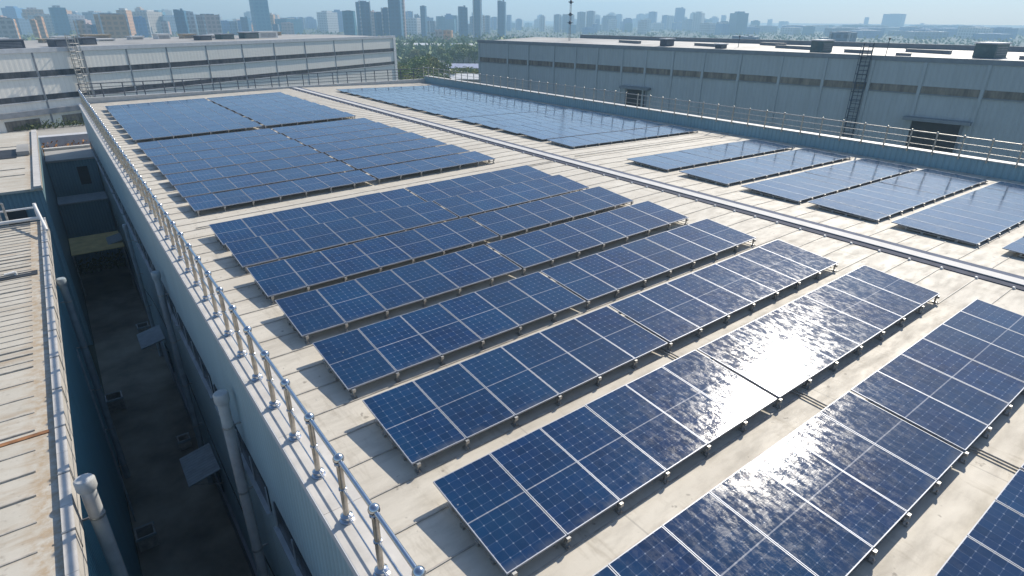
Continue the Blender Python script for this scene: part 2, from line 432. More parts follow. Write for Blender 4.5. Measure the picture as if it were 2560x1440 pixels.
POSTC = MB().tube((0, 0, 0), (0, 0, 1.25), .05, 8).mesh('post', MAT['endrail'], True)

rl = thing('steel_railing', (2.17, 0, zroof(WX)+.015), 'polished steel railing with ball topped posts along the alley edge', 'railing', )
ry = -6.7+.0; ys = []
yy = 5.98-1.27*10
while yy < 69: ys.append(yy); yy += 1.272
for y in ys:
    p = link('post', POST, rl, loc=(0, y, 0)); link('finial', BALL, p, loc=(0, 0, 1.25)); link('base_flange', FLNG, p)
    link('collar', CLR, p, loc=(0, 0, .66))
for z, rr in ((1.24, .036), (.66, .021), (.12, .015)):
    MB().tube((0 if z > 1 else -.0, ys[0], z), (0, ys[-1], z), rr, 12, cap=True).build('rail', MAT['steel'], rl, True)
rb = thing('parapet_railing', (EX-.14, 0, .5), 'weathered steel railing bolted along the right hand parapet', 'railing')
yy = 9.71-1.268*12
ys = []
while yy < 69.5: ys.append(yy); yy += 1.268
for y in ys:
    p = link('post', POSTB, rb, loc=(0-.1, y, -.05)); link('finial', BALLB, p, loc=(0, 0, 1.18))
for z, rr in ((1.10, .028), (.76, .016), (.42, .016)):
    MB().tube((-.1, ys[0], z), (-.1, ys[-1], z), rr, 8).build('rail', MAT['galv'], rb, True)
rf = thing('end_railing', (0, Y1-.18, .22), 'plain grey pipe railing across the far end of the roof', 'railing')
x = 2.3
while x < EX:
    p = link('post', POSTC, rf, loc=(x, 0, 0)); x += 1.72
for z, rr in ((1.22, .04), (.9, .025), (.58, .025), (.27, .03)):
    MB().tube((2.2, 0, z), (EX, 0, z), rr, 8).build('rail', MAT['endrail'], rf, True)

# ------------------------------------------------------------------ solar arrays
DZ = .165
def make_panel(wd, ln, clear=False):
    f = .014; t = .035
    g = MB()
    g.quad((f, f, -.004), (wd-f, f, -.004), (wd-f, ln-f, -.004), (f, ln-f, -.004), 0, ((0, 0), (1, 0), (1, 1), (0, 1)))
    g.quad((f, ln-f, -.012), (wd-f, ln-f, -.012), (wd-f, f, -.012), (f, f, -.012), 1)
    glass = g.mesh('solar_panel', [MAT['cells2' if clear else 'cells'], MAT['white']])
    h = MB().box(0, wd, 0, f, -t, 0).box(0, wd, ln-f, ln, -t, 0).box(0, f, f, ln-f, -t, 0).box(wd-f, wd, f, ln-f, -t, 0)
    return glass, h.mesh('panel_frame', MAT['alu2' if clear else 'alu'])
LEG = MB().box(-.02, .02, -.02, .02, -.215, -.035).box(-.05, .05, -.09, .05, -.249, -.215).box(-.035, .035, -.075, -.02, -.10, -.03).tube((0, -.07, -.24), (0, -.07, -.17), .012, 6).mesh('mounting_leg', MAT['galv'])
def solar_row(name, x0, y, z0, slope, n, pw, gap_after, gap, d, dz, label, group, legs=True):
    """row of n panels; lower edge starts at (x0,y,z0) and climbs with the roof slope"""
    t = thing(name, (x0, y, z0), label, 'solar array', group)
    ex = Vector((1, 0, slope)).normalized(); ey = Vector((0, d, dz)).normalized(); ez = ex.cross(ey).normalized(); ey = ez.cross(ex)
    ln = math.hypot(d, dz); key = (round(pw, 3), round(ln, 3), x0 > XR)
    if key not in PANELS: PANELS[key] = make_panel(pw-.016, ln, x0 > XR)
    g, f = PANELS[key]
    rot = Matrix((ex, ey, ez)).transposed()
    xs = []
    for i in range(n):
        u = i*pw+(gap if i >= gap_after else 0)
        jit = Matrix.Rotation(R(random.uniform(-.22, .22)), 3, 'X') @ Matrix.Rotation(R(random.uniform(-.22, .22)), 3, 'Y')
        mt = (rot @ jit).to_4x4(); mt.translation = ex*(u+.008)+Vector((0, 0, random.uniform(-.002, .002)))
        p = link('solar_panel', g, t, mt); link('panel_frame', f, p); xs.append(u)
    tot = n*pw+gap
    for v in (.2, .8):
        m = MB(); m.obox(ex*.03+ey*(ln*v)-ez*.085, ex*(tot-.06), ey*.05, ez*.048); m.build('mounting_rail', MAT['galv'], t)
    if legs:
        for u in xs+[tot]:
            uu = min(max(u, .12), tot-.12)
            lm = Matrix.Diagonal((1, 1, 1 if x0 < XR else .6, 1)); lm.translation = ex*uu+Vector((0, .02, 0)); link('mounting_leg', LEG, t, lm)
    if legs:
        base = -.249 if x0 < XR else -.149; hgt = (ey*(ln*.82)-ez*.085); key = ('rear', round(hgt.z, 3))
        if key not in PANELS:
            PANELS[key] = MB().box(-.02, .02, -.02, .02, base+.004, hgt.z).box(-.05, .05, -.05, .05, base, base+.013).mesh('rear_leg', MAT['galv'])
            bm_ = MB()
            for q in (.22, .42, .62):
                c = ey*(ln*q); bm_.box(c.x-.05, c.x+.05, c.y-.05, c.y+.05, base, base+.06).tube((c.x, c.y, base+.04), (c.x, c.y+.12, c.z-.07), .014, 6)
            bm_.obox((-.02, .1, base+.06), (.04, 0, 0), (0, ln*.8, 0), (0, 0, .03))
            PANELS[key+(1,)] = bm_.mesh('end_bracket', MAT['galv'])
        for u in xs[::2]+[tot]:
            u = min(max(u, .15), tot-.15); link('rear_leg', PANELS[key], t, loc=(ex.x*u+hgt.x, hgt.y, ex.z*u))
        for u in (.1, tot-.1):
            link('end_bracket', PANELS[key+(1,)], t, loc=ex*u)
    return t
PANELS = {}
GA = 'solar rows left of the ridge, near block'
near = [(-.98, 7), (1.84, 7), (4.74, 6), (7.555, 6), (10.39, 6), (13.25, 6), (16.06, 7), (18.75, 7), (21.22, 7)]
for i, (y, ga) in enumerate(near):
    c = len(near)-i
    solar_row('solar_row', XL, y, 0, SL, 13, 1.1415, ga, .075, 2.06, DZ,
              f'dark blue panel row left of the ridge, {ORD[c-1]} row nearer than the cross walkway', GA)
GB = 'solar rows left of the ridge, far block'
ysb = [26.03+2.5*i for i in range(7)]+[44.7+2.38*i for i in range(8)]
for i, y in enumerate(ysb):
    solar_row('solar_row', XL+.02, y, 0, SL, 13, 1.136, 7, .12 if i < 7 else .2, 1.98, .07,
              f'tightly packed blue panel row left of the ridge, {ORD[i]} row beyond the cross walkway', GB, legs=(i in (0, 7)))
XS = 24.28; ZS = zroof(XS)+.15
GC = 'solar rows right of the ridge, near block'
rows = [-1.35, 2.2, 5.68, 8.98, 12.14, 15.65, 19.2]
for i, y in enumerate(rows[1:]):
    c = len(rows)-1-i
    solar_row('solar_row', XS, y, ZS, -SL, 11, 1.1, 12, 0, 2.78, .06,
              f'sky reflecting panel row by the right parapet, {ORD[c-1]} row nearer than the cross walkway', GC)
GD = 'solar rows right of the ridge, far block'
for i in range(14):
    y = 26.4+2.64*i+(.2 if i > 0 else 0)+(.25 if i > 4 else 0)
    solar_row('solar_row', XS+.05, y, ZS, -SL, 11, 1.1, 12, 0, 2.42, .06,
              f'pale reflecting panel row between ridge and parapet, {ORD[i]} row beyond the cross walkway', GD, legs=(i == 0))

# walkway conduit lines & cable bits on the roof
for (a, b, lab) in (((3.2, 24.35), (21.0, 24.35), 'thin cable conduit lying across the pale walkway left of the ridge'), ((22.9, 24.6), (37.4, 24.6), 'thin cable conduit lying across the walkway right of the ridge')):
    t = thing('cable_conduit', (a[0], a[1], zroof(a[0])), lab, 'conduit', 'conduits on the roof')
    m = MB(); n = 14
    for q in range(n):
        x0, x1 = a[0]+(b[0]-a[0])*q/n, a[0]+(b[0]-a[0])*(q+1)/n
        m.tube((x0-a[0], random.uniform(-.02, .02), zroof(x0)-zroof(a[0])+.045), (x1-a[0], 0, zroof(x1)-zroof(a[0])+.045), .022, 6)
    m.build('conduit_tube', MAT['seam'], t)
# short conduits joining neighbouring rows
for i, (yy, xx) in enumerate(((1.2, 12.0), (3.95, 11.1), (6.85, 10.2))):
    t = thing('cable_conduit', (xx, yy, zroof(xx)), ('short dark conduit pair bridging the gap between the two nearest rows', 'short conduit crossing the gap beside the brightest sun glare', 'short conduit crossing the gap one row behind the glare')[i], 'conduit', 'conduits on the roof')
    MB().tube((0, -.35, .04), (.05, .95, .04), .02, 6).tube((.1, -.35, .04), (.15, .95, .04), .02, 6).build('conduit_tube', MAT['seam'], t)

# ------------------------------------------------------------------ lower buildings on the left
o1 = (-9, 14, GZ)
L1 = thing('low_workshop', o1, 'long low workshop across the alley with weathered ribbed roof and pale parapet', 'building'); T1 = off(o1)
LZ = -2.38; RZ = LZ-.14
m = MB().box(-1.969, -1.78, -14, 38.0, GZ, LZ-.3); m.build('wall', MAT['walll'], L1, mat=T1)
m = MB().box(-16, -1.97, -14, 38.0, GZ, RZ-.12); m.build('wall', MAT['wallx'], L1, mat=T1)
m = MB(); y = -14
while y < 37.9: m.box(-1.97, -1.75, y+.005, min(y+2.1, 38.0)-.005, LZ-.3, LZ); y += 2.1
m.build('parapet', MAT['coping'], L1, mat=T1)
MB().box(-1.779, -1.752, -14, 38.0, LZ-.8, LZ-.302).build('parapet_fascia', MAT['coping'], L1, mat=T1)
m = MB(); y = -14
r = random.Random(5)
while y < 37.9:        # ribs of the roof sheet
    hh = .022 if r.random() < .7 else .045
    m.box(-15.9, -2.4, y, y+.04, RZ, RZ+hh); y += .47 if y > 20 else .94
rr_ = MB().box(-15.95, -1.971, -14, 37.9, RZ-.116, RZ).build('roof', MAT['oldroof'], L1, mat=T1)
m.build('roof_rib', MAT['seam'], rr_)
MB().box(-15.9, -2.12, 16.72, 16.86, RZ+.001, RZ+.026).build('rust_strip', MAT['rust'], rr_)
MB().box(-15.9, -2.2, 29.4, 29.95, RZ+.002, RZ+.03).build('roof_gap', MAT['dark'], rr_)
MB().tube((-2.9, 29.75, RZ+.03), (-2.9, 29.75, LZ+.02), .05, 8).tube((-2.9, 29.75, LZ+.02), (-3.25, 29.65, LZ+.02), .05, 8).build('vent_elbow', MAT['white'], rr_)
STRAP = MB().box(-1.751, -1.735, 0, .05, -.5, .02).box(-1.98, -1.735, 0, .05, .001, .02).mesh('parapet_strap', MAT['galv'])
y = 4.0
while y < 37.9:
    link('parapet_strap', STRAP, L1, loc=(-o1[0], y-o1[1], LZ-o1[2])); y += 2.1
# pipework railing at the end of that roof
t = thing('pipe_manifold', (-2, 37.7, LZ), 'white pipework and valves standing at the far end of the ribbed workshop roof', 'pipework')
m = MB().tube((-5, .0, .08), (0, 0, .08), .09, 8).tube((-5, .4, .55), (-.1, .4, .55), .05, 8).tube((0, 0, 0), (0, 0, .85), .08, 8).tube((0, 0, .8), (.3, -3, .2), .06, 8)
m.build('pipe_run', MAT['white'], t)
m = MB()
for xx in (-1.25, -1.5, -2.2, -3):
    m.tube((xx, .2, .05), (xx, .2, 1.0), .05, 8)
m.tube((-1.25, .2, 1.0), (-3, .2, 1.0), .05, 8); m.build('riser', MAT['galv'], t)
# second low building
o2 = (-9, 62, GZ)
L2 = thing('low_workshop', o2, 'farther low workshop with flat grey roof and teal end wall', 'building'); T2 = off(o2)
MB().box(-16, -1.80, 45.4, 69.2, GZ, LZ-.15).build('wall', MAT['wallx'], L2, mat=T2)
rf2 = MB().box(-16.1, -1.76, 45.2, 69.4, LZ-.148, LZ+.0).build('roof', MAT['oldroof'], L2, mat=T2)
m = MB()
for yy in (49.8, 52, 57, 61.6): m.box(-15.9, -2.6, yy, yy+.06, LZ+.002, LZ+.05)
m.build('roof_rib', MAT['seam'], rf2)
MB().box(-2.15, -1.78, 45.2, 69.4, LZ+.002, LZ+.14).build('parapet', MAT['coping'], L2, mat=T2)
MB().box(-16, -3.1, 56.4, 60.2, LZ+.01, LZ+.05).build('roof_gap', MAT['dark'], rf2)
MB().box(-3.05, -2.3, 57, 60.4, LZ+.06, LZ+.35).build('roof_hatch', MAT['hallroof'], rf2)
m = MB().box(-3.9, -2.9, 45.33, 45.39, LZ-2.6, LZ-1.2); m.build('window', MAT['dark'], L2, mat=T2)
# shed bridging the far end of the alley
o3 = (0, 68, GZ)
L3 = thing('alley_shed', o3, 'small concrete roofed shed closing the far end of the alley', 'shed'); T3 = off(o3)
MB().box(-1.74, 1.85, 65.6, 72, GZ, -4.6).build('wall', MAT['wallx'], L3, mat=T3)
m = MB().box(-1.74, 1.9, 65.4, 72.1, -4.598, -4.42); m.build('roof', MAT['hallroof'], L3, mat=T3)
MB().box(-1.74, 1.9, 70.6, 71.2, -4.418, -4.2).build('roof_kerb', MAT['coping'], L3, mat=T3)
m = MB().box(.3, 1.1, 65.53, 65.59, -6.8, -5.2); m.build('door', MAT['dark'], L3, mat=T3)
t = thing('lean_to', (0, 57, GZ), 'added flat lean-to roof, straw coloured to stand in for an alley sunlight patch', 'lean-to')
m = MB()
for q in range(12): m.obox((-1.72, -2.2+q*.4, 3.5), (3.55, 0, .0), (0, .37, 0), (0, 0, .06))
m.build('roof', MAT['sunpatch'], t)  # added roof; its straw colour imitates a sunlit patch in the shaded alley
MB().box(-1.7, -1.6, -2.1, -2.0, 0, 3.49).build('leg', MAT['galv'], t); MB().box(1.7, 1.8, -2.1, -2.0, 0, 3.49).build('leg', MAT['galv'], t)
t = thing('lean_to', (0, 63, GZ), 'grey flat lean-to roof between the straw one and the alley shed', 'lean-to')
MB().box(-1.73, 1.86, -1.4, 1.4, 5.9, 6.0).build('roof', MAT['pipeblue'], t); MB().box(-1.72, 1.8, -1.2, -1.0, 0, 5.89).build('wall', MAT['wallx'], t)
# annex roof strips in front of the pale hall
o4 = (-6, 84, GZ)
L4 = thing('low_annex', o4, 'flat low annex with weeds on its roof at the foot of the pale hall', 'building'); T4 = off(o4)
MB().box(-22, 9, 77, 95.0, GZ, -5.7).build('wall', MAT['wallx'], L4, mat=T4)
MB().box(-22, 9.2, 76.8, 94.8, -5.698, -5.5).build('roof', MAT['hallroof'], L4, mat=T4)
MB().box(-2.2, 9.1, 76.9, 78.2, -5.49, -4.05).build('parapet', MAT['trim'], L4, mat=T4)
# weeds on it
def leaf_cloud(n, fn, size, seed):
    r = random.Random(seed); m = MB()
    for _ in range(n):
        c = Vector(fn(r)); a = Vector((r.gauss(0, 1), r.gauss(0, 1), r.gauss(0, 1))).normalized(); b = a.orthogonal().normalized(); c2 = a.cross(b)
        s_ = size*r.uniform(.5, 1.3)
        m.quad(c-b*s_-c2*s_*.5, c+b*s_-c2*s_*.5, c+b*s_+c2*s_*.5, c-b*s_+c2*s_*.5)
    return m
m = leaf_cloud(1500, lambda r: (r.uniform(-2, 2.4), r.uniform(72.6, 76.6), -5.9+abs(r.gauss(0, .5))), .12, 1)
tag(m.build('orange_weeds', MAT['orange']), 'band of orange and rusty weeds behind the alley shed', 'weeds', kind='stuff')
m = leaf_cloud(900, lambda r: (r.uniform(-9, 4), 94+r.gauss(0, .4), -5.4+abs(r.gauss(0, .35))), .12, 2)
tag(m.build('green_weeds', MAT['leafy']), 'green weeds growing at the foot of the pale hall windows', 'weeds', kind='stuff')
m = leaf_cloud(900, lambda r: (r.uniform(-1.7, 1.8), r.uniform(60, 64), GZ+.05+abs(r.gauss(0, .5))), .14, 3)
tag(m.build('alley_weeds', MAT['leafy']), 'dark weeds on the shaded alley floor before the shed', 'weeds', kind='stuff')
# clutter down the alley: crates / bins / rubble along the foot of the walls
r = random.Random(11)
for i, (x, y, s_, nm, lab) in enumerate((( -1.3, 36, .8, 'steel_bin', 'dark steel bin at the foot of the lower building wall, near the grey pipe'),
        (1.2, 30, .55, 'waste_crate', 'small crate in shade between two alley canopies'), (-1.3, 24, .7, 'waste_crate', 'broken crate in the dark alley under the white vent pipe'),
        (1.25, 45, .7, 'steel_bin', 'steel bin against the main wall deep in the alley'))):
    t = thing(nm, (x, y, GZ+.02), lab, 'bin' if 'bin' in nm else 'crate')
    m = MB(); a = s_/2
    m.box(-a, a, -a, a, 0, .05); m.box(-a, -a+.05, -a, a, .05, s_); m.box(a-.05, a, -a, a, .05, s_); m.box(-a+.05, a-.05, -a, -a+.05, .05, s_); m.box(-a+.05, a-.05, a-.05, a, .05, s_)
    m.build('shell', MAT['galv' if 'bin' in nm else 'seam'], t)
    MB().box(-a-.03, a+.03, -a-.03, -a, s_-.1, s_+.02).box(-a-.03, a+.03, a, a+.03, s_-.1, s_+.02).build('rim', MAT['pipeblue'], t)
# ladder on lower building wall (alley side)
t = thing('wall_ladder', (-1.7, 26, GZ), 'thin steel ladder in the dark alley against the lower building', 'ladder')
m = MB().tube((.1, -.25, 0), (.1, -.25, 8.6), .025, 6).tube((.1, .25, 0), (.1, .25, 8.6), .025, 6); m.build('stile', MAT['pipeblue'], t)
m = MB()
for q in range(28): m.tube((.1, -.25, .3*q+.2), (.1, .25, .3*q+.2), .016, 6)
m.build('rung', MAT['pipeblue'], t)

# ------------------------------------------------------------------ halls behind
def caged_ladder(name, base, nrm, alng, h, label, mat, wd=.9):
    t = thing(name, base, label, 'ladder', 'caged ladders on the halls'); n_ = Vector(nrm); a_ = Vector(alng)
    m = MB()
    for s_ in (-1, 1):
        a = a_*(s_*wd*.5)+n_*.25; m.tube(a, a+Vector((0, 0, h+1.2)), .06, 6)
    m.build('stile', mat, t)
    m = MB(); z = .3
    while z < h+.2:
        m.tube(a_*(-wd*.5)+n_*.25+Vector((0, 0, z)), a_*(wd*.5)+n_*.25+Vector((0, 0, z)), .035, 5); z += .45
    m.build('rung', mat, t)
    m = MB(); z = 2.2
    pts = [(-.55, .25), (-.6, .8), (-.3, 1.15), (.3, 1.15), (.6, .8), (.55, .25)]
    while z < h+1.2:
        for p, q in zip(pts, pts[1:]):
            m.tube(a_*p[0]*wd+n_*p[1]+Vector((0, 0, z)), a_*q[0]*wd+n_*q[1]+Vector((0, 0, z)), .035, 5)
        z += .95
    for p in pts[1:5]:
        m.tube(a_*p[0]*wd+n_*p[1]+Vector((0, 0, 2.2)), a_*p[0]*wd+n_*p[1]+Vector((0, 0, h+1.1)), .03, 5)
    m.build('safety_cage', mat, t)
    return t
def hall(o, p0, dirv, length, depth, ztop, zbot, side, wallm, trimm, roofm, pil, bands, bandm, rise, pilw=.5, skip=()):
    """long hall; p0 = start of the visible facade, side = +1 if depth lies to the left of dirv"""
    d = Vector((*dirv, 0)).normalized(); n_ = Vector((-d.y, d.x, 0))*side; p = Vector((p0[0], p0[1], 0)); up_ = Vector((0, 0, 1))
    T_ = off(o.location); pd_ = .03 if pilw < .25 else .129
    MB().obox(p+up_*zbot, d*length, n_*depth, up_*(ztop-.5-zbot)).build('wall', wallm, o, mat=T_)
    MB().obox(p-n_*.12-d*.1+up_*(ztop-.498), d*(length+.2), n_*.5, up_*.5).build('eave_fascia', trimm, o, mat=T_)
    m = MB()   # shallow gable roof, eaves set behind the fascia
    a = p+n_*.4+up_*(ztop-.25)
    m.obox(a-up_*.25, d*length, n_*(depth*.5)+up_*rise, up_*.25); m.obox(a-up_*.25+n_*(depth*.5)+up_*rise, d*length, n_*(depth*.5)-up_*rise, up_*.25)
    rf_ = m.build('roof', roofm, o, mat=T_)
    for a, b in zip(pil, pil[1:]):
        for j, (zt, zb) in enumerate(bands):
            q = MB().obox(p-n_*.05+d*(a+pilw*.5+.05)+up_*zb, d*(b-a-pilw-.1), n_*.06, up_*(zt-zb)); wq = q.build('window', bandm, o, mat=T_)
            MB().obox(p-n_*.16+d*(a+pilw*.5)+up_*(zb-.12), d*(b-a-pilw), n_*.158, up_*.118).build('window_sill', trimm, wq)
    for a in pil:
        MB().obox(p-n_*(pd_+.001)+d*(a-pilw*.5)+up_*zbot, d*pilw, n_*pd_, up_*(ztop-.5-zbot)).build('pilaster', MAT['greytrim'] if pilw < .25 else wallm, o, mat=T_)
    return d, n_, p, rf_, T_

# pale hall, far left
HL = thing('pale_hall', (20, 106.6, GZ), 'long light grey hall with two dark window strips, upper left', 'building')
d_ = (math.sin(R(62)), math.cos(R(62))); st = 44.0
p0 = (20.3-d_[0]*st, 106.6-d_[1]*st)
pil = [st+t for t in (-43.5, -36.5, -30, -23.6, -17.7, -11.9, -5.9, .8, 7.7, 14.6, 22.1, 30.1, 38.9, 50.2)]
dv, nv, pv, rf_, T_ = hall(HL, p0, d_, 94.3, 34, 3.6, GZ, 1, MAT['lhall'], MAT['trim'], MAT['hallroof'], pil, [(1.05, .35), (-1.7, -2.35)], MAT['band_l'], .2, .2)
MB().obox(pv-nv*.5+Vector((0, 0, -3.95)), dv*40, nv*.5, (0, 0, .6)).build('ledge', MAT['greytrim'], HL, mat=T_)
for a, b in zip(pil[:6], pil[1:7]):
    q = MB().obox(pv-nv*.06+dv*(a+1.2)+Vector((0, 0, -5.6)), dv*(b-a-2.6), nv*.055, (0, 0, 1.25)); q.build('window', MAT['band_r'], HL, mat=T_)
caged_ladder('caged_ladder', tuple(pv+dv*(st-18.9)+Vector((0, 0, GZ))), tuple(-nv), tuple(dv), 17.2, 'caged steel ladder up the pale hall at upper left', MAT['galv'], 1.0)
MB().obox(pv-nv*.16+dv*93.5+Vector((0, 0, GZ)), dv*.85, nv*.158, (0, 0, 3.1-GZ)).build('corner_trim', MAT['white'], HL, mat=T_)
# roof clutter on pale hall
def roof_box(name, px, py, z, sx, sy, sz, mat, lab, rot=R(0), lid=None):
    t = thing(name, (px, py, z), lab, 'roof unit', 'units on the hall roofs'); t.rotation_euler = (0, 0, rot)
    MB().box(-sx/2, sx/2, -sy/2, sy/2, 0, sz).build('casing', mat, t)
    MB().box(-sx/2-.12, sx/2+.12, -sy/2-.12, sy/2+.12, sz+.002, sz+.14).build('lid', lid or mat, t)
    m = MB()
    for q in range(4): m.box(-sx*.4, sx*.4, -sy/2-.03, -sy/2-.002, sz*(.2+.17*q), sz*(.28+.17*q))
    m.build('louvre', MAT['greytrim'], t); return t
def on_hall(t, off_): v = pv+dv*(st+t)+nv*off_; return v.x, v.y
LR = 3.5
for (t, of, sx, sz, mt, lab) in ((-23, 6, 3.2, 1.0, 'darkblue', 'dark roof unit near the left end of the pale hall roof'),
      (-16.5, 6, 2.6, .9, 'darkblue', 'dark roof unit just right of the caged ladder on the pale hall roof'),
      (-11.5, 9, 2.0, .9, 'darkblue', 'small dark hooded unit third along the pale hall roof'),
      (9.5, 11, 2.2, .7, 'darkblue', 'low dark blue unit midway along the pale hall roof'),
      (15, 12, 2.6, .8, 'green', 'low grey green unit beside the white roof box'),
      (20.5, 12, 3.0, 1.0, 'green', 'dark green unit touching the white roof box'),
      (24.6, 12, 4.4, 1.1, 'white', 'white box unit on the pale hall roof toward its right end')):
    x, y = on_hall(t, of); roof_box('roof_unit', x, y, LR-.25+of*.015, sx, 1.8, sz, MAT[mt], lab, R(22), MAT['greytrim'] if mt != 'white' else None)
r = random.Random(21)
cl = []
for i in range(16):
    t = -24+i*4.1; x, y = on_hall(t, 18+r.uniform(-3, 8)); 
    roof_box('roof_skylight', x, y, LR-.05, r.uniform(2, 5), 1.5, r.uniform(.3, .8), MAT['white' if i % 3 else 'oldroof'], 'low pale skylight curb far back on the pale hall roof', R(22))

# grey-blue hall, right
HR = thing('grey_hall', (70, 57, GZ), 'long blue grey hall with one brown window strip, right of the panels', 'building')
rd = Vector((76.2-63.6, 19.2-95.1)).normalized()
pilr = [0.3, 7.4, 12.2, 17.8, 22.2, 26.4, 30.9, 34.9, 39.2, 43.8, 48.8, 54.0, 59.1, 64.0, 69.0, 74.5, 80.2, 86, 92, 98]
dr, nr, prr, rf2_, T2_ = hall(HR, (63.6, 95.1), tuple(rd), 99, 30, 3.72, GZ, 1, MAT['rhall'], MAT['rtrim'], MAT['hallroof'], pilr, [(.86, .12)], MAT['band_r'], .45, .3)
for i, (a, w_, zt) in enumerate(((32.2, 3.1, -2.25), (69.2, 4.4, -2.75))):
    q = MB().obox(prr-nr*.05+dr*a+Vector((0, 0, -7.5)), dr*w_, nr*.06, (0, 0, 7.5+zt)); dd = q.build('door', MAT['dark'], HR, mat=T2_)
    MB().obox(prr-nr*1.1+dr*(a-.8)+Vector((0, 0, zt+.15)), dr*(w_+1.7), nr*1.098, (0, 0, .32)).build('door_canopy', MAT['rtrim'], HR, mat=T2_)
    m = MB().obox(prr-nr*.12+dr*(a-.3)+Vector((0, 0, -7.5)), dr*.28, nr*.11, (0, 0, 7.5+zt)).obox(prr-nr*.12+dr*(a+w_+.02)+Vector((0, 0, -7.5)), dr*.28, nr*.11, (0, 0, 7.5+zt))
    m.build('door_frame', MAT['rtrim'], dd)
caged_ladder('caged_ladder', tuple(prr+dr*63.2+Vector((0, 0, -9))), tuple(-nr), tuple(dr), 12.8, 'dark caged ladder up the blue grey hall at right', MAT['darkblue'], .95)
def on_r(t, of): v = prr+dr*t+nr*of; return v.x, v.y
for (t, of, sx, sz, mt, lab) in ((56.6, 5, 2.0, 1.3, 'green', 'teal roof vent box left of the right hand caged ladder'),
      (73.3, 7, 2.6, 1.35, 'green', 'large teal roof vent with pale cowl at the right edge'),
      (34.5, 6, 1.6, .9, 'darkblue', 'small dark vent drum on the blue grey hall roof'),
      (43.5, 5, 1.2, .5, 'darkblue', 'low dark hatch midway on the blue grey hall roof')):
    x, y = on_r(t, of); roof_box('roof_vent', x, y, 3.45+of*.03, sx, sx*.8, sz, MAT[mt], lab, R(-8), MAT['trim'])
for i, (t_, of, w_, l_) in enumerate(((60.5, 6, 3.2, .5), (52, 9, 6, .4), (47, 14, 4, .7), (67, 10, 5, .5), (40, 8, 5, .35), (66, 3.2, 1.6, .25), (26, 9, 5, .5), (78, 5, 4, .4))):
    x, y = on_r(t_, of); t = thing('roof_upstand', (x, y, 3.5+of*.03), 'low dirty curb lying among others on the blue grey hall roof', 'roof upstand', 'low curbs on the blue grey hall roof'); t.rotation_euler = (0, 0, R(82))
    MB().box(-w_/2, w_/2, -l_/2, l_/2, -.1, .28).build('upstand_body', MAT['greytrim'], t); MB().box(-w_/2-.05, w_/2+.05, -l_/2-.05, l_/2+.05, .282, .33).build('upstand_cap', MAT['hallroof'], t)
m = MB().obox(prr+nr*29.6+Vector((0, 0, 3.45)), dr*99, nr*.4, (0, 0, .75)); m.build('parapet', MAT['rtrim'], HR, mat=T2_)
MB().obox(prr+nr*15+dr*76+Vector((0, 0, 3.95)), dr*.3, nr*15, (0, 0, .3)).build('roof_divider', MAT['greytrim'], HR, mat=T2_)
# lattice mast behind
x, y = on_r(13.6, 9)
t = thing('radio_mast', (x, y, 3.6), 'thin guyed radio mast rising over the blue grey hall roof', 'mast')
m = MB()
for k_ in range(3):
    a = 2*math.pi*k_/3; m.tube((.16*math.cos(a), .16*math.sin(a), 0), (.11*math.cos(a), .11*math.sin(a), 14), .03, 5)
for q in range(34):
    z = .3+q*.4; a = 2*math.pi*(q % 3)/3; b = a+2*math.pi/3
    m.tube((.15*math.cos(a), .15*math.sin(a), z), (.15*math.cos(b), .15*math.sin(b), z+.4), .018, 4)
m.build('lattice', MAT['greytrim'], t)
m = MB()
for z in (6.2, 4.3, 3.0, 9): m.ball((0, 0, z), .28, 8, 6); m.tube((-.6, 0, z), (.6, 0, z), .05, 5)
m.build('antenna', MAT['darkblue'], t)
# small rods on right roof
for (tt, of, h_, lab) in ((64.8, .9, 1.7, 'thin rod with a lamp head beside the right caged ladder top'), (44.6, 8, 1.4, 'short dark antenna stub on the blue grey hall roof')):
    x, y = on_r(tt, of); t = thing('roof_rod', (x, y, 3.7), lab, 'antenna')
    MB().tube((0, 0, 0), (0, 0, h_), .04, 6).build('rod', MAT['darkblue'], t); MB().ball((0, 0, h_), .13, 8, 6).build('head', MAT['darkblue'], t)

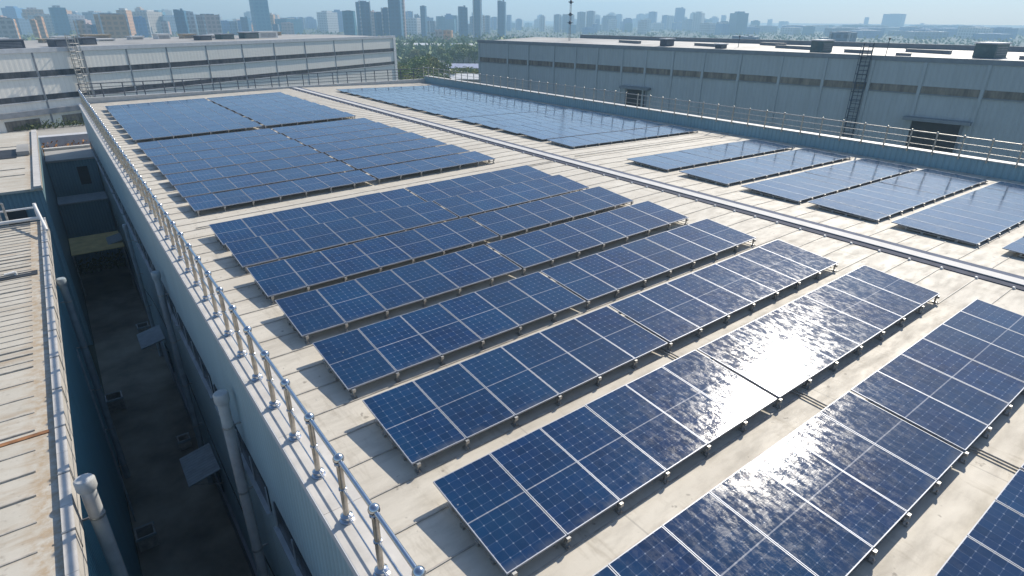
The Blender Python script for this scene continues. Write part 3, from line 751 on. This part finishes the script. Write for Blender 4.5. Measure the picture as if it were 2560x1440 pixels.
# ------------------------------------------------------------------ trees
def foliage_mat(name, c):
    k = N(name, .75); f = k.noise(k.world(), .9, 3); oi = k.n("ShaderNodeObjectInfo").outputs["Random"]
    col = k.mix(k.ramp(f, .3, .7), tuple(x*.55 for x in c), tuple(x*1.35 for x in c))
    k.color(k.mix(k.math('MULTIPLY', oi, .5), col, (c[0]*1.3, c[1]*.95, c[2]*.7))); return k.m
FM = [foliage_mat('foliage_a', (.13, .20, .035)), foliage_mat('foliage_b', (.19, .22, .045)), foliage_mat('foliage_c', (.12, .19, .05))]
TREES = []
for s_ in range(5):
    r = random.Random(40+s_); H = 7.0
    tk = MB().tube((0, 0, 0), (.1, 0, H*.55), .28, 8, .16)
    cs = []
    for q in range(9):
        a = r.uniform(0, 6.28); rad = r.uniform(.6, 2.6); c = Vector((math.cos(a)*rad, math.sin(a)*rad, H*.52+r.uniform(-.5, 2.6))); cs.append((c, r.uniform(1.0, 1.9)))
        tk.tube((0, 0, H*.4), tuple(c*.8+Vector((0, 0, H*.08))), .1, 5, .04)
    cs.append((Vector((0, 0, H*.75)), 1.9))
    lf = MB()
    for c, rd_ in cs:
        for _ in range(150):
            v = Vector((r.gauss(0, 1), r.gauss(0, 1), r.gauss(0, .8))).normalized()*rd_*r.uniform(.55, 1.05)
            a = Vector((r.gauss(0, 1), r.gauss(0, 1), r.gauss(0, 1))).normalized(); b = a.orthogonal().normalized(); c2 = a.cross(b); sz = r.uniform(.12, .3)
            o = c+v; lf.quad(o-b*sz-c2*sz*.6, o+b*sz-c2*sz*.6, o+b*sz+c2*sz*.6, o-b*sz+c2*sz*.6)
    TREES.append((tk.mesh('trunk', MAT['bark']), [lf.mesh('crown', f) for f in (FM[s_ % 3],)][0]))
r = random.Random(77); ti = 0
def tree(px, dist, sc):
    global ti
    x, y = compass(px, dist); ti += 1
    tk, cr = TREES[r.randrange(5)]
    t = thing('tree', (x, y, GZ), 'bushy green tree in the patch of trees between the two halls', 'tree', 'trees seen between the two halls')
    t.rotation_euler = (0, 0, r.uniform(0, 6.28)); t.scale = (sc, sc, sc*r.uniform(.8, 1.05))
    link('trunk', tk, t); link('crown', cr, t)
for px, dist, sc in ((1000, 165, .95), (1015, 172, 1.15), (1028, 168, 1.0), (1042, 178, 1.25), (1058, 170, 1.0), (1075, 180, 1.05), (1090, 172, 1.15), (1102, 182, 1.0), (1118, 190, .95), (1132, 200, .9), (1148, 195, .85), (1165, 205, .9), (1180, 196, .9), (1192, 190, 1.0),
                     (1062, 200, 1.2), (1080, 205, 1.25), (1098, 208, 1.1), (1008, 195, 1.1), (1035, 205, 1.3), (1050, 215, 1.3), (995, 240, 1.0), (1012, 260, .9), (1070, 255, .8), (1110, 290, 1.0), (1128, 300, 1.2), (1142, 310, 1.3), (1156, 305, 1.4), (1170, 320, 1.3), (1185, 310, 1.2), (1200, 330, 1.2), (1100, 320, 1.1), (1030, 330, .9), (1055, 340, .9), (1160, 150, .6), (1185, 145, .7), (1140, 160, .6)):
    tree(px, dist, sc)
for px, dist in ((1500, 135), (1512, 136), (1524, 138), (1470, 140), (1830, 118), (1842, 117), (1938, 120), (1990, 122)):
    x, y = compass(px, dist); tk, cr = TREES[r.randrange(5)]
    t = thing('tree', (x, y, GZ), 'tree top just showing over the far edge of the blue grey hall roof', 'tree', 'tree tops behind the blue grey hall')
    sc = 2.05 if px < 1600 else 2.15
    t.scale = (sc*.6, sc*.6, sc); link('trunk', tk, t); link('crown', cr, t)
# a distant belt of green between tree patch and city
m = leaf_cloud(7000, lambda r_: (lambda p, d: (*compass(p, d), GZ+abs(r_.gauss(0, 2.4))))(r_.uniform(940, 1330), r_.uniform(340, 620)), 1.4, 9)
tag(m.build('woodland_belt', FM[2]), 'hazy green woodland belt below the skyline between the halls', 'woodland', kind='stuff')
# small sheds between the trees
for px, dist, wd, dp, hh, mt, lab in ((1122, 245, 26, 12, 4.2, 'purple', 'low lilac roofed shed among the trees between the halls'), (1172, 188, 15, 8, 5.0, 'white', 'white roofed shed close to the corner of the blue grey hall'),
                                      (1195, 330, 30, 10, 5.5, 'purple', 'farther blue roofed shed partly behind the blue grey hall'), (1060, 460, 70, 8, 4, 'white', 'long thin white roofed shed under the skyline')):
    x, y = compass(px, dist); t = thing('shed', (x, y, GZ), lab, 'shed'); t.rotation_euler = (0, 0, R(-40))
    MB().box(-wd/2, wd/2, -dp/2, dp/2, 0, hh-.8).build('wall', MAT['oldroof'], t)
    m = MB(); m.obox((-wd/2-.4, -dp/2-.4, hh-.8), (wd+.8, 0, 0), (0, dp/2+.4, 1.2), (0, 0, .15)); m.obox((-wd/2-.4, dp/2+.4, hh-.8), (wd+.8, 0, 0), (0, -dp/2-.4, 1.2), (0, 0, .15))
    m.build('roof', MAT[mt], t)

# ------------------------------------------------------------------ skyline
def tower_mat(name, c, g=None):
    k = N(name, .5); p = k.pos('Object'); sp = k.n("ShaderNodeSeparateXYZ"); k.l(p, sp.inputs[0])
    fz = k.math('FRACT', k.math('MULTIPLY', sp.outputs[2], 1/3.4)); fx = k.math('FRACT', k.math('MULTIPLY', k.math('ADD', sp.outputs[0], sp.outputs[1]), 1/4.2))
    win = k.math('MULTIPLY', k.math('GREATER_THAN', fz, .42), k.math('GREATER_THAN', fx, .38))
    col = k.mix(k.math('MULTIPLY', win, .6), c, g or tuple(x*.35 for x in c)); k.color(col); return k.m
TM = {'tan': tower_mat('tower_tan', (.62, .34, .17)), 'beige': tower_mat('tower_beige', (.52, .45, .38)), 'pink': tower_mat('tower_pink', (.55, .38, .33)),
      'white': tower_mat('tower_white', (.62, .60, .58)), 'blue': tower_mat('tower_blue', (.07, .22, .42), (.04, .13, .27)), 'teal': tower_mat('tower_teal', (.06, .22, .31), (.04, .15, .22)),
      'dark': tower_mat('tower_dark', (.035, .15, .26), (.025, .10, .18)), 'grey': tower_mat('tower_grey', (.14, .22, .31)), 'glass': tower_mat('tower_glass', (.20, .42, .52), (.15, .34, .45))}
UNIT = MB().box(-.5, .5, -.5, .5, 0, 1)
def tower(px0, px1, ytop, dist, mt, lab, style=0, grp='towers of the distant skyline'):
    pc = (px0+px1)/2; x, y = compass(pc, dist)
    wd = (px1-px0)/FPX*dist*.86; hz = 39.5+pc*.0065
    zt = CAM.z+(hz-ytop)/FPX*dist*1.0; h = zt-GZ
    t = thing('tower', (x, y, GZ), lab, 'tower', grp)
    ang = math.atan2(-x, y); t.rotation_euler = (0, 0, ang+R(random.choice((-24, -14, 16, 28))))
    wd *= .86; dp = wd*random.uniform(.6, .95)
    mm = TM[mt]
    m = MB().box(-wd/2, wd/2, -dp/2, dp/2, 0, h*.97); m.build('body', mm, t)
    if style == 1:
        MB().box(-wd*.3, wd*.3, -dp*.3, dp*.3, h*.97+.002, h*1.0).build('roof_block', TM['grey'], t)
        for q in (-.5, .5): MB().box(wd*q-.6, wd*q+.6, -dp/2-.5, -dp/2-.01, 0, h*.99).build('corner_fin', TM['white'], t)
    elif style == 2:
        MB().box(-wd*.5, -wd*.05, -dp*.45, dp*.45, h*.97+.002, h*1.0).build('roof_block', mm, t)
        MB().box(wd*.12, wd*.3, -dp*.2, dp*.2, h*.97+.002, h*1.03).build('lift_tower', mm, t)
    else:
        MB().box(-wd*.5, wd*.5, -dp*.5, dp*.5, h*.97+.002, h*.985).build('roof_slab', TM['grey'], t)
        MB().box(-wd*.22, wd*.2, -dp*.2, dp*.3, h*.985+.002, h*1.0).build('plant_room', mm, t)
    return t
TW = [
 (-6, 20, 42, 620, 'beige', 'cream tower cut by the left edge of the photo'), (20, 34, 44, 640, 'tan', 'brown slab beside the cream tower at the left edge'), (76, 88, 46, 700, 'tan', 'short tan tower, second pair from the left edge'),
 (92, 106, 40, 760, 'tan', 'slim brown tower with a flat cap near the left edge'), (186, 206, 47, 640, 'tan', 'tan tower left of the big orange and blue block'), (204, 224, 53, 640, 'pink', 'low reddish block left of the big orange block'),
 (226, 246, 55, 620, 'dark', 'low dark block touching the big orange block'), (246, 308, 36, 560, 'tan', 'broad orange block with dark blue face, upper left'), (337, 360, 42, 760, 'blue', 'small bright blue tower right of the broad orange block'),
 (361, 371, 47, 800, 'white', 'thin white slab behind the small blue tower'), (402, 420, 50, 800, 'pink', 'pink low tower left of the dark and white pair'), (440, 466, 29, 640, 'dark', 'dark blue tower paired with a white one'),
 (464, 484, 32, 650, 'white', 'white tower backing the dark blue one'), (498, 542, 37, 640, 'pink', 'broad pinkish beige block left of the tall glass tower'), (548, 572, 50, 900, 'blue', 'blue grey block right of the pinkish block'),
 (570, 590, 51, 900, 'grey', 'grey block, middle of the low trio before the glass tower'), (588, 606, 49, 900, 'blue', 'blue block, last of the low trio before the glass tower'), (603, 624, 43, 820, 'dark', 'dark peaked tower left of the tall glass tower'),
 (632, 674, 8, 700, 'glass', 'tall light blue glass tower standing alone'), (678, 696, 57, 800, 'dark', 'short dark block at the foot of the tall glass tower'), (703, 730, 54, 850, 'pink', 'low pink block right of the tall glass tower'),
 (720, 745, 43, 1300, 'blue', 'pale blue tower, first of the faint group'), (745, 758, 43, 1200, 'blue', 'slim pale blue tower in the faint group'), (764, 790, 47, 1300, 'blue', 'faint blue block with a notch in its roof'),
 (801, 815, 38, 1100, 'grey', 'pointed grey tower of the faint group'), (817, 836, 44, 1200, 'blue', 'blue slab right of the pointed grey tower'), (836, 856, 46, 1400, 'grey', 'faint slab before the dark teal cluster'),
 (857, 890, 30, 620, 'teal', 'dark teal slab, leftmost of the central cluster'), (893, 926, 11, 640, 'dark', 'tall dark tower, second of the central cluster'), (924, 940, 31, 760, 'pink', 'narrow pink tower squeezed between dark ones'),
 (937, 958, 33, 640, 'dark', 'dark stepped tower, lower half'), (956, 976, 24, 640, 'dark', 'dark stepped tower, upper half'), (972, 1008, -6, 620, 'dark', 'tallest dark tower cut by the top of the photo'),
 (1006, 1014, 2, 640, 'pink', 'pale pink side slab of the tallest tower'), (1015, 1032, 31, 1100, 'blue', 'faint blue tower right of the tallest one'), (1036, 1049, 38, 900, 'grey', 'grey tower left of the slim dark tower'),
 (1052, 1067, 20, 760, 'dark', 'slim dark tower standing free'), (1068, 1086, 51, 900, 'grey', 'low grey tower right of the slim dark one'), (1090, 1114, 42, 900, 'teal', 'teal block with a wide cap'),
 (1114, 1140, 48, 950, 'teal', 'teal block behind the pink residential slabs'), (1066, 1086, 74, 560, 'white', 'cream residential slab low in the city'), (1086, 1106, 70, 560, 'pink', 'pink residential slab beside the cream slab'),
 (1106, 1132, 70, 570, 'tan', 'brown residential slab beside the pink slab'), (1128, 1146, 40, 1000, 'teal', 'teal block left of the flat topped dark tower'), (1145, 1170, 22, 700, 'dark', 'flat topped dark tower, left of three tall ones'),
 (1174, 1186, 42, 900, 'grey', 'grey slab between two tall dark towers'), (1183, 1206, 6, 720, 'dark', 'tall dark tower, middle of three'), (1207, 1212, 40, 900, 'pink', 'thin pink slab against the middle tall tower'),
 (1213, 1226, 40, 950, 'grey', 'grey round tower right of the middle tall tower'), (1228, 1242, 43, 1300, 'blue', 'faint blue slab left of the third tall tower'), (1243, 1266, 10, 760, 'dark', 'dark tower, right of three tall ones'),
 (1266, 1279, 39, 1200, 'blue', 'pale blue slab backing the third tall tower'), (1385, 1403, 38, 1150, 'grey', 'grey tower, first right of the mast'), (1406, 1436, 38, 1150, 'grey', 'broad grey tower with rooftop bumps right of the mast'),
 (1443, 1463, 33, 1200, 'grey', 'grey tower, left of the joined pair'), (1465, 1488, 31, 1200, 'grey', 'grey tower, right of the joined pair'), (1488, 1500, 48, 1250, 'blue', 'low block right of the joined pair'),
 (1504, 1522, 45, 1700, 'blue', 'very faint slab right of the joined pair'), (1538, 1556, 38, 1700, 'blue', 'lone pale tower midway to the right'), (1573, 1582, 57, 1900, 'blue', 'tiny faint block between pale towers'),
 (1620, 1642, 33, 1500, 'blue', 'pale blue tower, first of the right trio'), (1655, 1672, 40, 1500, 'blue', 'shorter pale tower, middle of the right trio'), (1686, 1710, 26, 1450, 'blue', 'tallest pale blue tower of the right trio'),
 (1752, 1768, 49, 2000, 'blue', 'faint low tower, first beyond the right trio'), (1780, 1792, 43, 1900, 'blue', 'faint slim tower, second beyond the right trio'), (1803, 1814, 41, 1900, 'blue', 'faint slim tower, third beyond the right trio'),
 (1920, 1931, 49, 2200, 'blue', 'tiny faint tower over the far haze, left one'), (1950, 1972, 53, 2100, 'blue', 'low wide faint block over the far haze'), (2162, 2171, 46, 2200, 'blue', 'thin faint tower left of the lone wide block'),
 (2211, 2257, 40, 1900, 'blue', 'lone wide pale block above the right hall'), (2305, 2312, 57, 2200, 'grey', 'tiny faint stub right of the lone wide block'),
 (1838, 1905, 82, 420, 'grey', 'low grey block just over the right hall roof'), (2060, 2095, 84, 500, 'grey', 'low hazy wing beside the nearer right block'), (2092, 2143, 72, 420, 'grey', 'nearer blue grey block with curved roof, right'),
]
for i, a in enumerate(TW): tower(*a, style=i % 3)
# low and mid-rise infill of the city
BL = [MB().box(-.5, .5, -.5, .5, 0, 1) for _ in range(1)]
r = random.Random(5); mats = ['tan', 'beige', 'pink', 'white', 'blue', 'grey', 'teal', 'grey', 'blue']
for i in range(290):
    px = r.uniform(-30, 2590); left = px < 900
    dist = r.uniform(850, 1900) if px < 1350 else r.uniform(1000, 2300)
    x, y = compass(px, dist); wd = r.uniform(13, 30); h = r.uniform(9, 22) if r.random() < .62 else r.uniform(20, 22+dist*.011)
    if px > 1900: h = r.uniform(7, 15); wd *= 1.8
    if 960 < px < 1220 and dist < 620: h = min(h, 9)
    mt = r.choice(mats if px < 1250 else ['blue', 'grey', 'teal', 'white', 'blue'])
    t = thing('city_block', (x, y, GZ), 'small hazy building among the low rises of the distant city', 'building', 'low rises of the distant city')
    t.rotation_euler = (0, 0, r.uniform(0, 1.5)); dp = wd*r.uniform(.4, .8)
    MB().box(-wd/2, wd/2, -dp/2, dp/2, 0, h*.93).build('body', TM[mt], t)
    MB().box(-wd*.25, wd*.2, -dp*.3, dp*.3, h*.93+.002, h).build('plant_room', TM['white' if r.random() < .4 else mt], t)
# far rim of low ground
m = leaf_cloud(11000, lambda r_: (lambda p, d: (*compass(p, d), GZ+abs(r_.gauss(0, 1.6))))(r_.uniform(-60, 2620), r_.uniform(650, 2100)), 1.7, 19)
tag(m.build('city_greenery', FM[2]), 'hazy greenery scattered among the far city blocks', 'greenery', kind='stuff')

# ------------------------------------------------------------------ air
hz = N('haze_air'); hz.t.nodes.remove(hz.b)
pvn = hz.n("ShaderNodeVolumePrincipled"); pvn.inputs["Color"].default_value = (.50, .78, 1.0, 1); pvn.inputs["Density"].default_value = .00066
pvn.inputs["Anisotropy"].default_value = .15
hz.l(pvn.outputs[0], hz.t.nodes["Material Output"].inputs["Volume"])
hb = MB().box(-900, 2700, -200, 2700, GZ-1, 95).build('haze', hz.m); hb['kind'] = 'stuff'; hb['label'] = 'pale blue haze in the air'; hb['category'] = 'haze'
